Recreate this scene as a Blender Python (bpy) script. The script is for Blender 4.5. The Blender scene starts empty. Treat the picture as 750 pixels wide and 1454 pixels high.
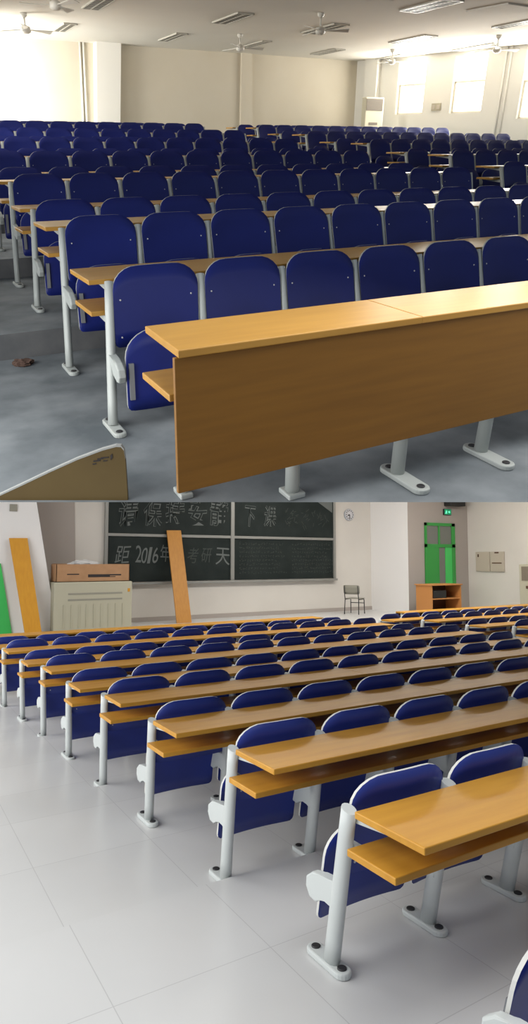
import bpy, bmesh, math, random
from mathutils import Vector as V, Matrix

random.seed(7)
C = bpy.context.scene.collection
PI = math.pi

# ------------------------------------------------------------------ camera and the two rooms
FPX, CX, CY = 900.0, 375.0, 727.0           # focal length and centre for the 750 x 1454 frame


class Room:
    """A hall with its own axes: x along the seat rows, y across the rows, z up (metres)."""

    def __init__(s, vx, vy, H):
        s.H = H
        s.X = V((vx - CX, vy - CY, FPX)).normalized()
        s.U = V((0, -FPX, vy - CY)).normalized()
        s.D = s.U.cross(s.X)

    def on(s, px, py, ax, val):
        r = V((px - CX, py - CY, FPX))
        A = (s.X, s.D, s.U)[ax]
        t = ((val - s.H) if ax == 2 else val) / r.dot(A)
        p = r * t
        return V((p.dot(s.X), p.dot(s.D), p.dot(s.U) + s.H))

    def onx(s, px, py, x): return s.on(px, py, 0, x)
    def ony(s, px, py, y): return s.on(px, py, 1, y)
    def onz(s, px, py, z): return s.on(px, py, 2, z)

    def onplane(s, px, py, p0, n):
        r = V((px - CX, py - CY, FPX))
        d = V((r.dot(s.X), r.dot(s.D), r.dot(s.U)))
        o = V((0, 0, s.H))
        return o + d * ((V(p0) - o).dot(n) / d.dot(n))

    def px(s, p):
        q = p[0] * s.X + p[1] * s.D + (p[2] - s.H) * s.U
        return CX + FPX * q.x / q.z, CY + FPX * q.y / q.z, q.z


UP = Room(2325, 211, 1.35)      # hall with the concrete floor, seen from its front
LO = Room(1840, 795, 1.60)      # hall with the white floor, seen from its back


def cam2w(v): return V((v.dot(LO.X), v.dot(LO.D), v.dot(LO.U)))


LO.M = Matrix.Identity(4)
_o = V((0, 0, LO.H)) - cam2w(UP.U) * UP.H
UP.M = Matrix((cam2w(UP.X), cam2w(UP.D), cam2w(UP.U))).transposed().to_4x4()
UP.M.translation = _o

cam = bpy.data.cameras.new('camera')
cam.sensor_fit = 'HORIZONTAL'
cam.sensor_width = 36
cam.lens = FPX / 750 * 36
cam.clip_end = 200
cam.clip_start = 0.05
co = bpy.data.objects.new('camera', cam)
C.objects.link(co)
mc = Matrix((cam2w(V((1, 0, 0))), cam2w(V((0, -1, 0))), cam2w(V((0, 0, -1))))).transposed().to_4x4()
mc.translation = V((0, 0, LO.H))
co.matrix_world = mc
bpy.context.scene.camera = co
sc = bpy.context.scene
sc.view_settings.view_transform = 'Standard'
sc.view_settings.look = 'None'
sc.cycles.max_bounces = 6
sc.cycles.diffuse_bounces = 4
sc.cycles.use_denoising = True


# ------------------------------------------------------------------ materials
def mat(name, col, rough=0.6, spec=0.4, noise=None, metal=0.0, emit=None, bump=0.0):
    """noise = (scale, second colour, contrast low, contrast high, stretch xyz)"""
    m = bpy.data.materials.new(name)
    m.use_nodes = True
    n, l = m.node_tree.nodes, m.node_tree.links
    b = n['Principled BSDF']
    b.inputs['Roughness'].default_value = rough
    b.inputs['Specular IOR Level'].default_value = spec
    b.inputs['Metallic'].default_value = metal
    b.inputs['Base Color'].default_value = (*col, 1)
    tc = n.new('ShaderNodeTexCoord')
    if noise:
        sca, c2, lo, hi, st = noise
        mp = n.new('ShaderNodeMapping')
        mp.inputs['Scale'].default_value = st
        nz = n.new('ShaderNodeTexNoise')
        nz.inputs['Scale'].default_value = sca
        nz.inputs['Detail'].default_value = 6
        rp = n.new('ShaderNodeValToRGB')
        rp.color_ramp.elements[0].position = lo
        rp.color_ramp.elements[1].position = hi
        rp.color_ramp.elements[0].color = (*col, 1)
        rp.color_ramp.elements[1].color = (*c2, 1)
        l.new(tc.outputs['Object'], mp.inputs[0])
        l.new(mp.outputs[0], nz.inputs['Vector'])
        l.new(nz.outputs['Fac'], rp.inputs[0])
        l.new(rp.outputs[0], b.inputs['Base Color'])
        if bump:
            bp = n.new('ShaderNodeBump')
            bp.inputs['Strength'].default_value = bump
            bp.inputs['Distance'].default_value = 0.01
            l.new(nz.outputs['Fac'], bp.inputs['Height'])
            l.new(bp.outputs[0], b.inputs['Normal'])
    if emit:
        b.inputs['Emission Color'].default_value = (*emit[0], 1)
        b.inputs['Emission Strength'].default_value = emit[1]
    return m


def floor_tile_mat():
    m = mat('white_floor_tile', (0.5, 0.5, 0.5), 0.28, 0.5)
    n, l = m.node_tree.nodes, m.node_tree.links
    b = n['Principled BSDF']
    tc = n.new('ShaderNodeTexCoord')
    mp = n.new('ShaderNodeMapping')
    mp.inputs['Location'].default_value = (-0.80, -2.33, 0)
    br = n.new('ShaderNodeTexBrick')
    br.offset = 0.0
    br.inputs['Color1'].default_value = (0.63, 0.635, 0.63, 1)
    br.inputs['Color2'].default_value = (0.66, 0.665, 0.66, 1)
    br.inputs['Mortar'].default_value = (0.50, 0.50, 0.50, 1)
    br.inputs['Scale'].default_value = 1
    br.inputs['Mortar Size'].default_value = 0.0022
    br.inputs['Mortar Smooth'].default_value = 0.3
    br.inputs['Brick Width'].default_value = 0.6675
    br.inputs['Row Height'].default_value = 0.6675
    nz = n.new('ShaderNodeTexNoise')
    nz.inputs['Scale'].default_value = 1.6
    nz.inputs['Detail'].default_value = 5
    rp = n.new('ShaderNodeValToRGB')
    rp.color_ramp.elements[0].color = (0.92, 0.92, 0.92, 1)
    rp.color_ramp.elements[1].color = (1.03, 1.03, 1.03, 1)
    mx = n.new('ShaderNodeMix')
    mx.data_type = 'RGBA'
    mx.blend_type = 'MULTIPLY'
    mx.inputs[0].default_value = 1
    l.new(tc.outputs['Object'], mp.inputs[0])
    l.new(mp.outputs[0], br.inputs['Vector'])
    l.new(tc.outputs['Object'], nz.inputs['Vector'])
    l.new(nz.outputs['Fac'], rp.inputs[0])
    l.new(br.outputs['Color'], mx.inputs[6])
    l.new(rp.outputs[0], mx.inputs[7])
    l.new(mx.outputs[2], b.inputs['Base Color'])
    return m


M = dict(
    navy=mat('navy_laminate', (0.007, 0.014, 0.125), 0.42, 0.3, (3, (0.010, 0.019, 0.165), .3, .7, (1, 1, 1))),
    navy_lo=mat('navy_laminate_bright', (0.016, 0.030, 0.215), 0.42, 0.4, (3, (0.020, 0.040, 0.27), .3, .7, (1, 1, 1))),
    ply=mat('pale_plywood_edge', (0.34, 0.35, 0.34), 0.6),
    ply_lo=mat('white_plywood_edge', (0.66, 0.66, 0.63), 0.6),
    wood=mat('yellow_wood_laminate', (0.60, 0.300, 0.036), 0.42, 0.35, (2.2, (0.52, 0.245, 0.027), .35, .7, (1, 9, 9))),
    wood_edge=mat('yellow_wood_edge', (0.62, 0.33, 0.06), 0.5),
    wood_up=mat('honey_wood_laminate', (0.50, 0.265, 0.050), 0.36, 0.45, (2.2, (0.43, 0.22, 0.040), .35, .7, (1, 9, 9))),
    panel=mat('shaded_wood_panel', (0.255, 0.118, 0.018), 0.45, 0.35, (2.0, (0.21, 0.095, 0.015), .3, .7, (1, 1, 14))),  # laminate darkened to hold the shade on the front panel
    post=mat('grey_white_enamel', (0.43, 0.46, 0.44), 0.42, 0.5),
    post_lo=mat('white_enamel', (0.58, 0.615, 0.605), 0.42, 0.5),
    bolt=mat('dark_bolt_cap', (0.03, 0.03, 0.032), 0.5),
    strip=mat('grey_metal_strip', (0.22, 0.23, 0.24), 0.4, 0.5, metal=0.4),
    screw=mat('pale_screw', (0.6, 0.6, 0.62), 0.4),
    concrete=mat('blotched_concrete', (0.110, 0.128, 0.140), 0.75, 0.25, (2.3, (0.275, 0.30, 0.315), .33, .72, (1, 1, 1)), bump=0.15),
    riser=mat('dark_concrete_riser', (0.11, 0.115, 0.12), 0.85, 0.2, (5, (0.17, 0.17, 0.17), .3, .7, (1, 1, 1))),
    wall_up=mat('cream_plaster', (0.60, 0.54, 0.43), 0.9, 0.1, (1.2, (0.62, 0.565, 0.46), .3, .7, (1, 1, 1))),
    wall_rt=mat('pale_plaster', (0.74, 0.72, 0.66), 0.9, 0.1),
    ceil=mat('white_ceiling_paint', (0.76, 0.73, 0.66), 0.9, 0.1, (0.6, (0.72, 0.69, 0.62), .3, .7, (1, 1, 1))),
    wall_lo=mat('white_wall_paint', (0.68, 0.65, 0.60), 0.9, 0.1, (0.8, (0.63, 0.60, 0.555), .3, .7, (1, 1, 1))),
    wall_dk=mat('wall_shade_and_baseboard', (0.40, 0.36, 0.33), 0.9, 0.1),  # wall colour darkened for painted shade; the baseboard shares it
    wall_br=mat('lit_wall_white_pier', (0.82, 0.81, 0.80), 0.9, 0.1),  # wall colour lightened for the window-lit side; the white pier shares it
    tile=floor_tile_mat(),
    pane=mat('daylit_glass', (0.9, 0.9, 0.9), 0.3, emit=((1.0, 0.98, 0.93), 3.2)),
    wframe=mat('white_window_frame', (0.75, 0.70, 0.58), 0.5),
    louvre=mat('white_louvre', (0.50, 0.48, 0.42), 0.35, 0.5),
    lamp_dark=mat('dark_light_tray', (0.05, 0.05, 0.045), 0.5),
    fan=mat('fan_enamel', (0.62, 0.60, 0.54), 0.4),
    ac=mat('cream_metal', (0.62, 0.58, 0.44), 0.45),
    ac_dark=mat('dark_grille', (0.20, 0.17, 0.13), 0.5),
    ac_lo=mat('cream_cabinet_metal', (0.47, 0.45, 0.345), 0.5),
    ac_slot=mat('cabinet_slot', (0.30, 0.29, 0.24), 0.6),
    card=mat('brown_cardboard', (0.46, 0.27, 0.15), 0.85, 0.1, (6, (0.40, 0.23, 0.125), .3, .7, (1, 1, 1))),
    print=mat('black_print', (0.03, 0.025, 0.025), 0.7),
    paper=mat('grey_white_paper', (0.62, 0.62, 0.62), 0.8),
    board=mat('blackboard_green', (0.012, 0.018, 0.017), 0.6, 0.2, (2.2, (0.022, 0.030, 0.028), .35, .75, (1, 1, 1))),
    alu=mat('aluminium_frame', (0.30, 0.30, 0.28), 0.4, metal=0.3),
    chalk=mat('white_chalk', (0.15, 0.165, 0.16), 0.95, 0.05),
    chalk_dim=mat('faint_chalk', (0.065, 0.075, 0.07), 0.95, 0.05),
    plank=mat('orange_wood_board', (0.68, 0.33, 0.030), 0.45, 0.4, (2, (0.62, 0.285, 0.026), .3, .7, (14, 14, 1))),
    plank2=mat('brown_wood_board', (0.52, 0.24, 0.040), 0.45, 0.4, (2, (0.46, 0.20, 0.034), .3, .7, (14, 14, 1))),
    green=mat('green_door_paint', (0.035, 0.30, 0.055), 0.4, 0.5),
    green_b=mat('bright_green_paint', (0.06, 0.55, 0.12), 0.4, 0.5),
    dglass=mat('dim_door_glass', (0.17, 0.18, 0.16), 0.2, 0.5),
    lect=mat('orange_lectern_wood', (0.50, 0.22, 0.065), 0.5),
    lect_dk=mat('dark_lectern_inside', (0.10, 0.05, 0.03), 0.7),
    black=mat('black_plastic', (0.02, 0.02, 0.02), 0.5),
    exit=mat('exit_green_light', (0.01, 0.12, 0.06), 0.4, emit=((0.01, 0.55, 0.22), 0.35)),
    exit_mark=mat('exit_pale_mark', (0.2, 0.9, 0.6), 0.4, emit=((0.2, 1.0, 0.6), 0.9)),
    clock=mat('clock_dial', (0.60, 0.60, 0.62), 0.4),
    clock_rim=mat('clock_rim', (0.42, 0.44, 0.48), 0.4),
    seatgrey=mat('grey_chair_ply', (0.27, 0.26, 0.21), 0.5),
    tube=mat('dark_chair_tube', (0.05, 0.05, 0.05), 0.4, metal=0.4),
    socket=mat('socket_plastic', (0.42, 0.38, 0.28), 0.5),
    dark_ply=mat('dark_brown_plywood', (0.12, 0.082, 0.028), 0.5, 0.3, (3, (0.10, 0.066, 0.022), .3, .7, (1, 1, 1))),
    debris=mat('brown_debris', (0.10, 0.06, 0.045), 0.9),
    ecab=mat('beige_electric_box', (0.50, 0.44, 0.36), 0.5),
)


# ------------------------------------------------------------------ mesh helpers
def bm_new(): return bmesh.new()


def box(bm, lo, hi, mi=0, bevel=0.0):
    g = bmesh.ops.create_cube(bm, size=1)
    vs = g['verts']
    lo, hi = V(lo), V(hi)
    for v in vs:
        v.co = V([(lo[i] + hi[i]) / 2 + v.co[i] * (hi[i] - lo[i]) for i in range(3)])
    fs = {f for v in vs for f in v.link_faces}
    for f in fs: f.material_index = mi
    if bevel:
        es = list({e for v in vs for e in v.link_edges})
        r = bmesh.ops.bevel(bm, geom=es, offset=bevel, segments=2, profile=0.5, affect='EDGES')
        for f in r['faces']: f.material_index = mi
    return vs


def slab(bm, c4, n, mi=0):
    """A thick quad: four corners and an extrusion vector."""
    n = V(n)
    a = [bm.verts.new(V(c)) for c in c4]
    b = [bm.verts.new(V(c) + n) for c in c4]
    fs = [bm.faces.new(a), bm.faces.new(b[::-1])]
    for i in range(4):
        j = (i + 1) % 4
        fs.append(bm.faces.new((a[i], b[i], b[j], a[j])))
    for f in fs: f.material_index = mi
    return a + b


def prism(bm, pts, ext, mi=0, bevel=0.0):
    """Extrude a closed planar outline along a vector."""
    ext = V(ext)
    a = [bm.verts.new(V(p)) for p in pts]
    b = [bm.verts.new(V(p) + ext) for p in pts]
    fa, fb = bm.faces.new(a), bm.faces.new(b[::-1])
    fs = [fa, fb]
    n = len(pts)
    for i in range(n):
        j = (i + 1) % n
        fs.append(bm.faces.new((a[i], b[i], b[j], a[j])))
    for f in fs: f.material_index = mi
    if bevel:
        es = list(fa.edges) + list(fb.edges)
        r = bmesh.ops.bevel(bm, geom=es, offset=bevel, segments=2, profile=0.5, affect='EDGES')
        for f in r['faces']: f.material_index = mi
    return a + b


def tube(bm, path, radii, seg=12, mi=0):
    """Elliptical tube through points; radii = (rx, ry) pairs, or single numbers."""
    rings = []
    n = len(path)
    for i, p in enumerate(path):
        p = V(p)
        d = V(path[min(i + 1, n - 1)]) - V(path[max(i - 1, 0)])
        d.normalize()
        ref = V((1, 0, 0)) if abs(d.x) < 0.9 else V((0, 1, 0))
        a = (ref - d * ref.dot(d)).normalized()
        b = d.cross(a)
        r = radii[i] if isinstance(radii, (list, tuple)) else radii
        ra, rb = r if isinstance(r, (list, tuple)) else (r, r)
        rings.append([bm.verts.new(p + a * ra * math.cos(2 * PI * k / seg) + b * rb * math.sin(2 * PI * k / seg)) for k in range(seg)])
    for q, w in zip(rings, rings[1:]):
        for k in range(seg):
            f = bm.faces.new((q[k], q[(k + 1) % seg], w[(k + 1) % seg], w[k]))
            f.material_index = mi
            f.smooth = True
    for r in (rings[0][::-1], rings[-1]):
        f = bm.faces.new(r)
        f.material_index = mi


def disc(bm, c, nrm, r, h, seg=14, mi=0):
    c, nrm = V(c), V(nrm).normalized()
    tube(bm, [c, c + nrm * h * 0.7, c + nrm * h], [r, r, r * 0.8], seg, mi)


def plate(bm, w, h, t, rt, rb, pos, nx=16, nz=5):
    """Rounded panel. pos(x, v) -> centre point for x in [-w/2, w/2], v in [0, h]; material 0 = faces, 1 = rim."""
    xs = [-w / 2 * math.cos(PI * i / nx) for i in range(nx + 1)]

    def inset(x, r):
        d = abs(x) - (w / 2 - r)
        return r - math.sqrt(max(r * r - d * d, 0)) if d > 0 else 0.0
    fr, bk = [], []
    for x in xs:
        b, tp = inset(x, rb) , h - inset(x, rt) * 0.82
        colf, colb = [], []
        for k in range(nz + 1):
            v = b + (tp - b) * k / nz
            p = pos(x, v)
            colf.append(bm.verts.new(p + V((0, -t / 2, 0))))
            colb.append(bm.verts.new(p + V((0, t / 2, 0))))
        fr.append(colf); bk.append(colb)
    for i in range(nx):
        for k in range(nz):
            f = bm.faces.new((fr[i][k], fr[i + 1][k], fr[i + 1][k + 1], fr[i][k + 1])); f.smooth = True
            f = bm.faces.new((bk[i][k + 1], bk[i + 1][k + 1], bk[i + 1][k], bk[i][k])); f.smooth = True
    loopf = [fr[i][0] for i in range(nx + 1)] + [fr[nx][k] for k in range(1, nz + 1)] + [fr[i][nz] for i in range(nx - 1, -1, -1)] + [fr[0][k] for k in range(nz - 1, 0, -1)]
    loopb = [bk[i][0] for i in range(nx + 1)] + [bk[nx][k] for k in range(1, nz + 1)] + [bk[i][nz] for i in range(nx - 1, -1, -1)] + [bk[0][k] for k in range(nz - 1, 0, -1)]
    n = len(loopf)
    for i in range(n):
        j = (i + 1) % n
        f = bm.faces.new((loopf[j], loopf[i], loopb[i], loopb[j]))
        f.material_index = 1


def stadium(cx, y0, y1, r, z, seg=8):
    pts = []
    for k in range(seg + 1):
        a = PI * k / seg
        pts.append((cx + r * math.cos(a), y1 - r + r * math.sin(a), z))
    for k in range(seg + 1):
        a = PI + PI * k / seg
        pts.append((cx + r * math.cos(a), y0 + r + r * math.sin(a), z))
    return pts


def mesh(name, bm, mats):
    bmesh.ops.recalc_face_normals(bm, faces=bm.faces)
    me = bpy.data.meshes.new(name)
    bm.to_mesh(me)
    bm.free()
    for m in (mats if isinstance(mats, (list, tuple)) else [mats]):
        me.materials.append(M[m] if isinstance(m, str) else m)
    return me


def obj(name, me, parent=None, room=None, loc=None):
    o = bpy.data.objects.new(name, me)
    C.objects.link(o)
    if parent is not None:
        o.parent = parent
        if loc is not None: o.location = loc
    elif room is not None:
        o.matrix_world = room.M @ (Matrix.Translation(loc) if loc is not None else Matrix.Identity(4))
    return o


def tag(o, label, cat, group=None, kind=None):
    o['label'] = label
    o['category'] = cat
    if group: o['group'] = group
    if kind: o['kind'] = kind
    return o


def thing(name, label, cat, room, loc, group=None, rotz=0.0):
    o = bpy.data.objects.new(name, None)
    o.empty_display_size = 0.1
    C.objects.link(o)
    o.matrix_world = room.M @ Matrix.Translation(V(loc)) @ Matrix.Rotation(rotz, 4, 'Z')
    return tag(o, label, cat, group)


def struct(name, bm, mats, room):
    o = obj(name, mesh(name, bm, mats), room=room)
    o['kind'] = 'structure'
    return o


def quad(bm, pts, mi=0):
    f = bm.faces.new([bm.verts.new(V(p)) for p in pts])
    f.material_index = mi


# ------------------------------------------------------------------ seats and desk rows
# Local axes of a seat: x along the row, -y the way the sitter faces, z up from the seat's floor.
# Origin: floor point under the top edge of the backrest.
SP = 0.53
STYLE = {
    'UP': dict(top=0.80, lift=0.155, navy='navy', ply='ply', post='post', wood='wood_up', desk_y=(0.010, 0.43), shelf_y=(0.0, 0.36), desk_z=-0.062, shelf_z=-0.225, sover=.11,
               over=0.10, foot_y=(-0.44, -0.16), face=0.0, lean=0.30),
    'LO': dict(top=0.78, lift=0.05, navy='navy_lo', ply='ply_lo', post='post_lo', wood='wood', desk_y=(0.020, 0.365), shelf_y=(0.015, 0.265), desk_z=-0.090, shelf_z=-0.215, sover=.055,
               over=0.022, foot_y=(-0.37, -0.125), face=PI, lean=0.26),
}
cache = {}


def seat_meshes(st, tall, lat):
    """lat: sideways lean of the frame, metres at floor level."""
    key = (st, tall, round(lat, 3))
    if key in cache: return cache[key]
    S = STYLE[st]
    top = S['top'] + (S['lift'] if tall else 0)
    ln = S['lean']

    def sh(z): return lat * (top - z) / top
    out = {}
    # backrest: leaning, slightly hollow
    h = 0.395

    def posb(x, v):
        z = top - h + v
        return V((x + sh(z), -ln * (h - v) - 0.02 + 0.030 * (2 * x / 0.485) ** 2 * -0.6, z))
    bm = bm_new()
    plate(bm, 0.492, h, 0.013, 0.135, 0.03, posb)
    out['backrest'] = mesh('backrest', bm, [S['navy'], S['ply']])
    b = []
    for sx in (-0.205, 0.205):
        for v in (0.05, 0.235):
            bm = bm_new()
            p = posb(sx, v)
            disc(bm, p + V((0, -0.006, 0)), (0, -1, 0), 0.0050, 0.004, 8)
            disc(bm, p + V((0, 0.006, 0)), (0, 1, 0), 0.0050, 0.004, 8)
            b.append(mesh('screw', bm, 'screw'))
    out['screws'] = b
    # folded seat pan, in front of the backrest
    hp = 0.40
    zb = top - (0.685 if st == 'UP' else 0.665)

    def posp(x, v):
        z = zb + v
        return V((x + sh(z), -0.375 + 0.12 * v / hp + 0.018 * (2 * x / 0.45) ** 2, z))
    bm = bm_new()
    plate(bm, 0.455 if st == 'UP' else 0.485, hp, 0.014, 0.165 if st == 'UP' else 0.13, 0.03, posp)
    out['seat_pan'] = mesh('seat_pan', bm, [S['navy'], S['ply']])
    # hinge strips on the sides of the pan, facing the sitter
    b = []
    for s in (-1, 1):
        bm = bm_new()
        c = [posp(s * 0.215, 0.06), posp(s * 0.190, 0.06), posp(s * 0.190, 0.24), posp(s * 0.215, 0.24)]
        slab(bm, [p + V((0, -0.010, 0)) for p in c], (0, -0.014, 0))
        b.append(mesh('hinge_strip', bm, 'strip'))
    out['strips'] = b
    # hinge arms left and right, reaching forward from the posts
    b = []
    for s in (-1, 1):
        bm = bm_new()
        zc = top - 0.47
        x0 = s * 0.262 + sh(zc) + (0.010 if st == 'LO' else 0)
        prof = [(-0.10, zc + 0.060), (-0.16, zc + 0.052), (-0.22, zc + 0.045), (-0.275, zc + 0.035), (-0.315, zc + 0.005), (-0.320, zc - 0.035), (-0.295, zc - 0.070),
                (-0.255, zc - 0.075), (-0.225, zc - 0.045), (-0.19, zc - 0.035), (-0.15, zc - 0.055), (-0.12, zc - 0.06)]
        prism(bm, [(x0 - 0.020, y - 0.02, z) for y, z in prof], (0.040, 0, 0), 0, 0.008)
        b.append(mesh('hinge_arm', bm, S['post']))
    out['arms'] = b
    cache[key] = out
    return out


def make_seat(room, st, tall, lat, loc, label, group, detail=True, arms=(1,)):
    S = STYLE[st]
    ms = seat_meshes(st, tall, lat if st == 'UP' else -lat)
    t = thing('folding_seat', label, 'seat', room, loc, group, S['face'])
    bk = obj('backrest', ms['backrest'], t)
    pan = obj('seat_pan', ms['seat_pan'], t)
    if detail:
        for m_ in ms['screws']: obj('screw', m_, bk)
        for m_ in ms['strips']: obj('hinge_strip', m_, pan)
    for a in arms: obj('hinge_arm', ms['arms'][a], t)
    return t


def post_meshes(st, tall, lat, plain=False):
    key = ('post', st, tall, round(lat, 3), plain)
    if key in cache: return cache[key]
    S = STYLE[st]
    top = S['top'] + (S['lift'] if tall else 0)
    dz = top + S['desk_z']
    f0, f1 = S['foot_y']
    fy = (f0 + f1) / 2 + 0.02
    ty = -0.030
    bm = bm_new()
    rx, ry = (0.024, 0.034) if st == 'UP' else (0.025, 0.036)
    path, rad = [], []
    for k in range(7):
        q = k / 6
        z = 0.02 + (dz - 0.03) * q
        path.append((lat * (1 - q), fy + (ty - fy) * q, z))
        e = 1.10 - 0.12 * q
        rad.append((rx * e, ry * e))
    tube(bm, path, rad, 14)
    # arms carrying desktop and shelf
    ax = 0.0 if st == 'UP' else -0.030
    y1, s1 = S['desk_y'][1], S['shelf_y'][1]
    prism(bm, [(ax - 0.012, ty, dz - 0.026), (ax - 0.012, y1 - 0.10, dz - 0.026), (ax - 0.012, y1 - 0.11, dz - 0.034), (ax - 0.012, ty, dz - 0.062)], (0.024, 0, 0))
    zs = top + S['shelf_z']
    lx = lat * (1 - zs / dz) + ax
    prism(bm, [(lx - 0.012, -0.10, zs - 0.024), (lx - 0.012, s1 - 0.05, zs - 0.024), (lx - 0.012, s1 - 0.06, zs - 0.034), (lx - 0.012, -0.10, zs - 0.065)], (0.024, 0, 0))
    pm = mesh('leg', bm, S['post'])
    bm = bm_new()
    prism(bm, stadium(lat, f0, f1, 0.036, 0.0), (0, 0, 0.026), 0, 0.007)
    fm = mesh('foot_plate', bm, S['post'])
    caps = []
    for y in (f0 + 0.038, f1 - 0.038):
        bm = bm_new()
        disc(bm, (lat, y, 0.024), (0, 0, 1), 0.019, 0.008)
        caps.append(mesh('bolt_cap', bm, 'bolt'))
    cache[key] = (pm, fm, caps)
    return cache[key]


ORD = ['first', 'second', 'third', 'fourth', 'fifth', 'sixth', 'seventh', 'eighth', 'ninth', 'tenth', 'eleventh', 'twelfth', 'thirteenth']


def inview(room, p, m=40):
    x, y, z = room.px(p)
    return z > 0.1 and -m < x < 750 + m and -60 < y < 1454 + 90


def make_desk(room, st, tall, x0, y, zf, n, latf, label, group, seams=(4, 8), rng=None):
    """Row of desk carried by posts. x0: first seat's near boundary; y: line of the backrest tops; zf: floor level."""
    S = STYLE[st]
    top = S['top'] + (S['lift'] if tall else 0)
    sg = 1 if st == 'UP' else -1
    t = thing('desk_row', label, 'desk', room, (x0, y, zf), group)
    n0, n1 = rng or (0, n)
    # continuous boards, jointed every few seats
    cuts = [n0] + [s for s in seams if n0 < s < n1] + [n1]
    for (za, yy, nm) in ((S['desk_z'], S['desk_y'], 'desktop'), (S['shelf_z'], S['shelf_y'], 'shelf')):
        for a, b in zip(cuts, cuts[1:]):
            xa = a * SP + (0.0015 if a != n0 else -S['over' if nm == 'desktop' else 'sover'])
            xb = b * SP - (0.0015 if b != n1 else -0.03)
            bm = bm_new()
            ya, yb = sorted((sg * yy[0], sg * yy[1]))
            box(bm, (xa, ya, top + za - 0.026), (xb, yb, top + za), 0, 0.004)
            obj(nm, mesh(nm, bm, S['wood']), t)
    for k in range(n0, n1 + 1):
        xw = x0 + k * SP
        if not inview(room, (xw, y, zf + 0.5), 90): continue
        pm, fm, caps = post_meshes(st, tall, latf(k) * sg)
        p = obj('leg', pm, t, loc=(k * SP - (0.006 if st == 'LO' else 0), 0, 0))
        f = obj('foot_plate', fm, p)
        for c in caps: obj('bolt_cap', c, f)
        p.rotation_euler.z = S['face']
    return t


# ================================================================== HALL WITH THE CONCRETE FLOOR
STEP = 0.185
UD = lambda n: 3.575 + 1.195 * (n - 1)
UX0 = lambda n: 1.205 + 0.04 * (n - 1)
UF = lambda n: STEP * ((n - 1) // 2)
latU = lambda k: -0.135 * max(0.0, 1 - k / 4.0)

# floor: level bay cut off at its near edge, then one step every two rows
e0, e1 = UP.onz(0, 713, 0), UP.onz(750, 713, 0)
sl = (e1.y - e0.y) / (e1.x - e0.x)
edge = lambda x: e0.y + (x - e0.x) * sl
XL, XR = -1.4, 19.5
bm = bm_new()
quad(bm, [(XL, edge(XL), 0), (4.6, edge(4.6), 0), (XR, edge(4.6), 0), (XR, 4.95, 0), (XL, 4.95, 0)], 0)
for k in range(8):
    ya, yb = 4.95 + 2.39 * k, 4.95 + 2.39 * (k + 1)
    if k == 7: yb = 21.6 + 2
    z = STEP * k
    quad(bm, [(XL, ya, z), (XR, ya, z), (XR, ya, z + STEP), (XL, ya, z + STEP)], 1)
    quad(bm, [(XL, ya, z + STEP), (XR, ya, z + STEP), (XR, yb, z + STEP), (XL, yb, z + STEP)], 0)
struct('floor', bm, ['concrete', 'riser'], UP)

# ceiling and walls
YB, ZC = 21.5, 3.90
bm = bm_new()
quad(bm, [(XL, 5, ZC), (XL, YB + .3, ZC), (XR + 3, YB + .3, ZC), (XR + 3, 5, ZC)])
struct('ceiling', bm, 'ceil', UP)
bm = bm_new()
quad(bm, [(XL, YB, 0), (15.0, YB, 0), (15.0, YB, ZC), (XL, YB, ZC)])
struct('wall_back', bm, 'wall_up', UP)
# piers on the back wall
def edge_x(top, bot, y, z, room=UP):
    """x at height z along a straight wall edge seen through two points."""
    p, q = room.ony(top[0], top[1], y), room.ony(bot[0], bot[1], y)
    return q.x + (p.x - q.x) * (z - q.z) / (p.z - q.z)


def pier(top_l, bot_l, top_r, bot_r, y):
    return [(edge_x(top_l, bot_l, y, 1.2), y, 1.2), (edge_x(top_r, bot_r, y, 1.2), y, 1.2), (edge_x(top_r, bot_r, y, ZC), y, ZC), (edge_x(top_l, bot_l, y, ZC), y, ZC)]


WR0, WR1 = V((15.0, YB, 0)), V((18.2, 12.4, 0))        # right wall, slightly splayed
wd = (WR1 - WR0).normalized()
wn = V((wd.y, -wd.x, 0))
if wn.x > 0: wn = -wn


def rw(px, py, off=0.0):
    return UP.onplane(px, py, WR0 + wn * off, wn)


bm = bm_new()
slab(bm, pier((137, 57), (138, 175), (172, 58), (171, 175), YB - .35), (0, .35, 0), 0)
struct('trim_1', bm, 'wall_rt', UP)
bm = bm_new()
slab(bm, pier((344, 76), (342, 178), (358, 78), (359, 178), YB - .10), (0, .1, 0))
struct('trim_2', bm, 'wall_up', UP)
bm = bm_new()
for px in (119, 124):
    p = UP.ony(px, 110, YB - .04)
    tube(bm, [(edge_x((px, 60), (px + 1, 175), YB - .04, 1.3), YB - .04, 1.3), (p.x, YB - .04, ZC)], 0.03, 8)
struct('trim_3', bm, 'wall_rt', UP)

# right wall with three window openings
WIN = [((563, 76), (610, 76), (597, 162), (566, 162)),
       ((645, 71), (692, 71), (685, 160), (641, 160)),
       ((745, 70), (792, 70), (786, 168), (737, 168))]
bm = bm_new()
L = (WR1 - WR0).length
us = []
for w in WIN:
    a = sum((rw(*w[i]) - WR0).dot(wd) for i in (0, 3)) / 2
    b = sum((rw(*w[i]) - WR0).dot(wd) for i in (1, 2)) / 2
    zb = (rw(*w[2]).z + rw(*w[3]).z) / 2
    us.append((min(a, b), max(a, b), zb))
ZT = ZC - 0.12
xs = [0] + [q for u in us for q in u[:2]] + [L]


def W(u, z, off=0.0): return WR0 + wd * u + wn * off + V((0, 0, z))


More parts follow.
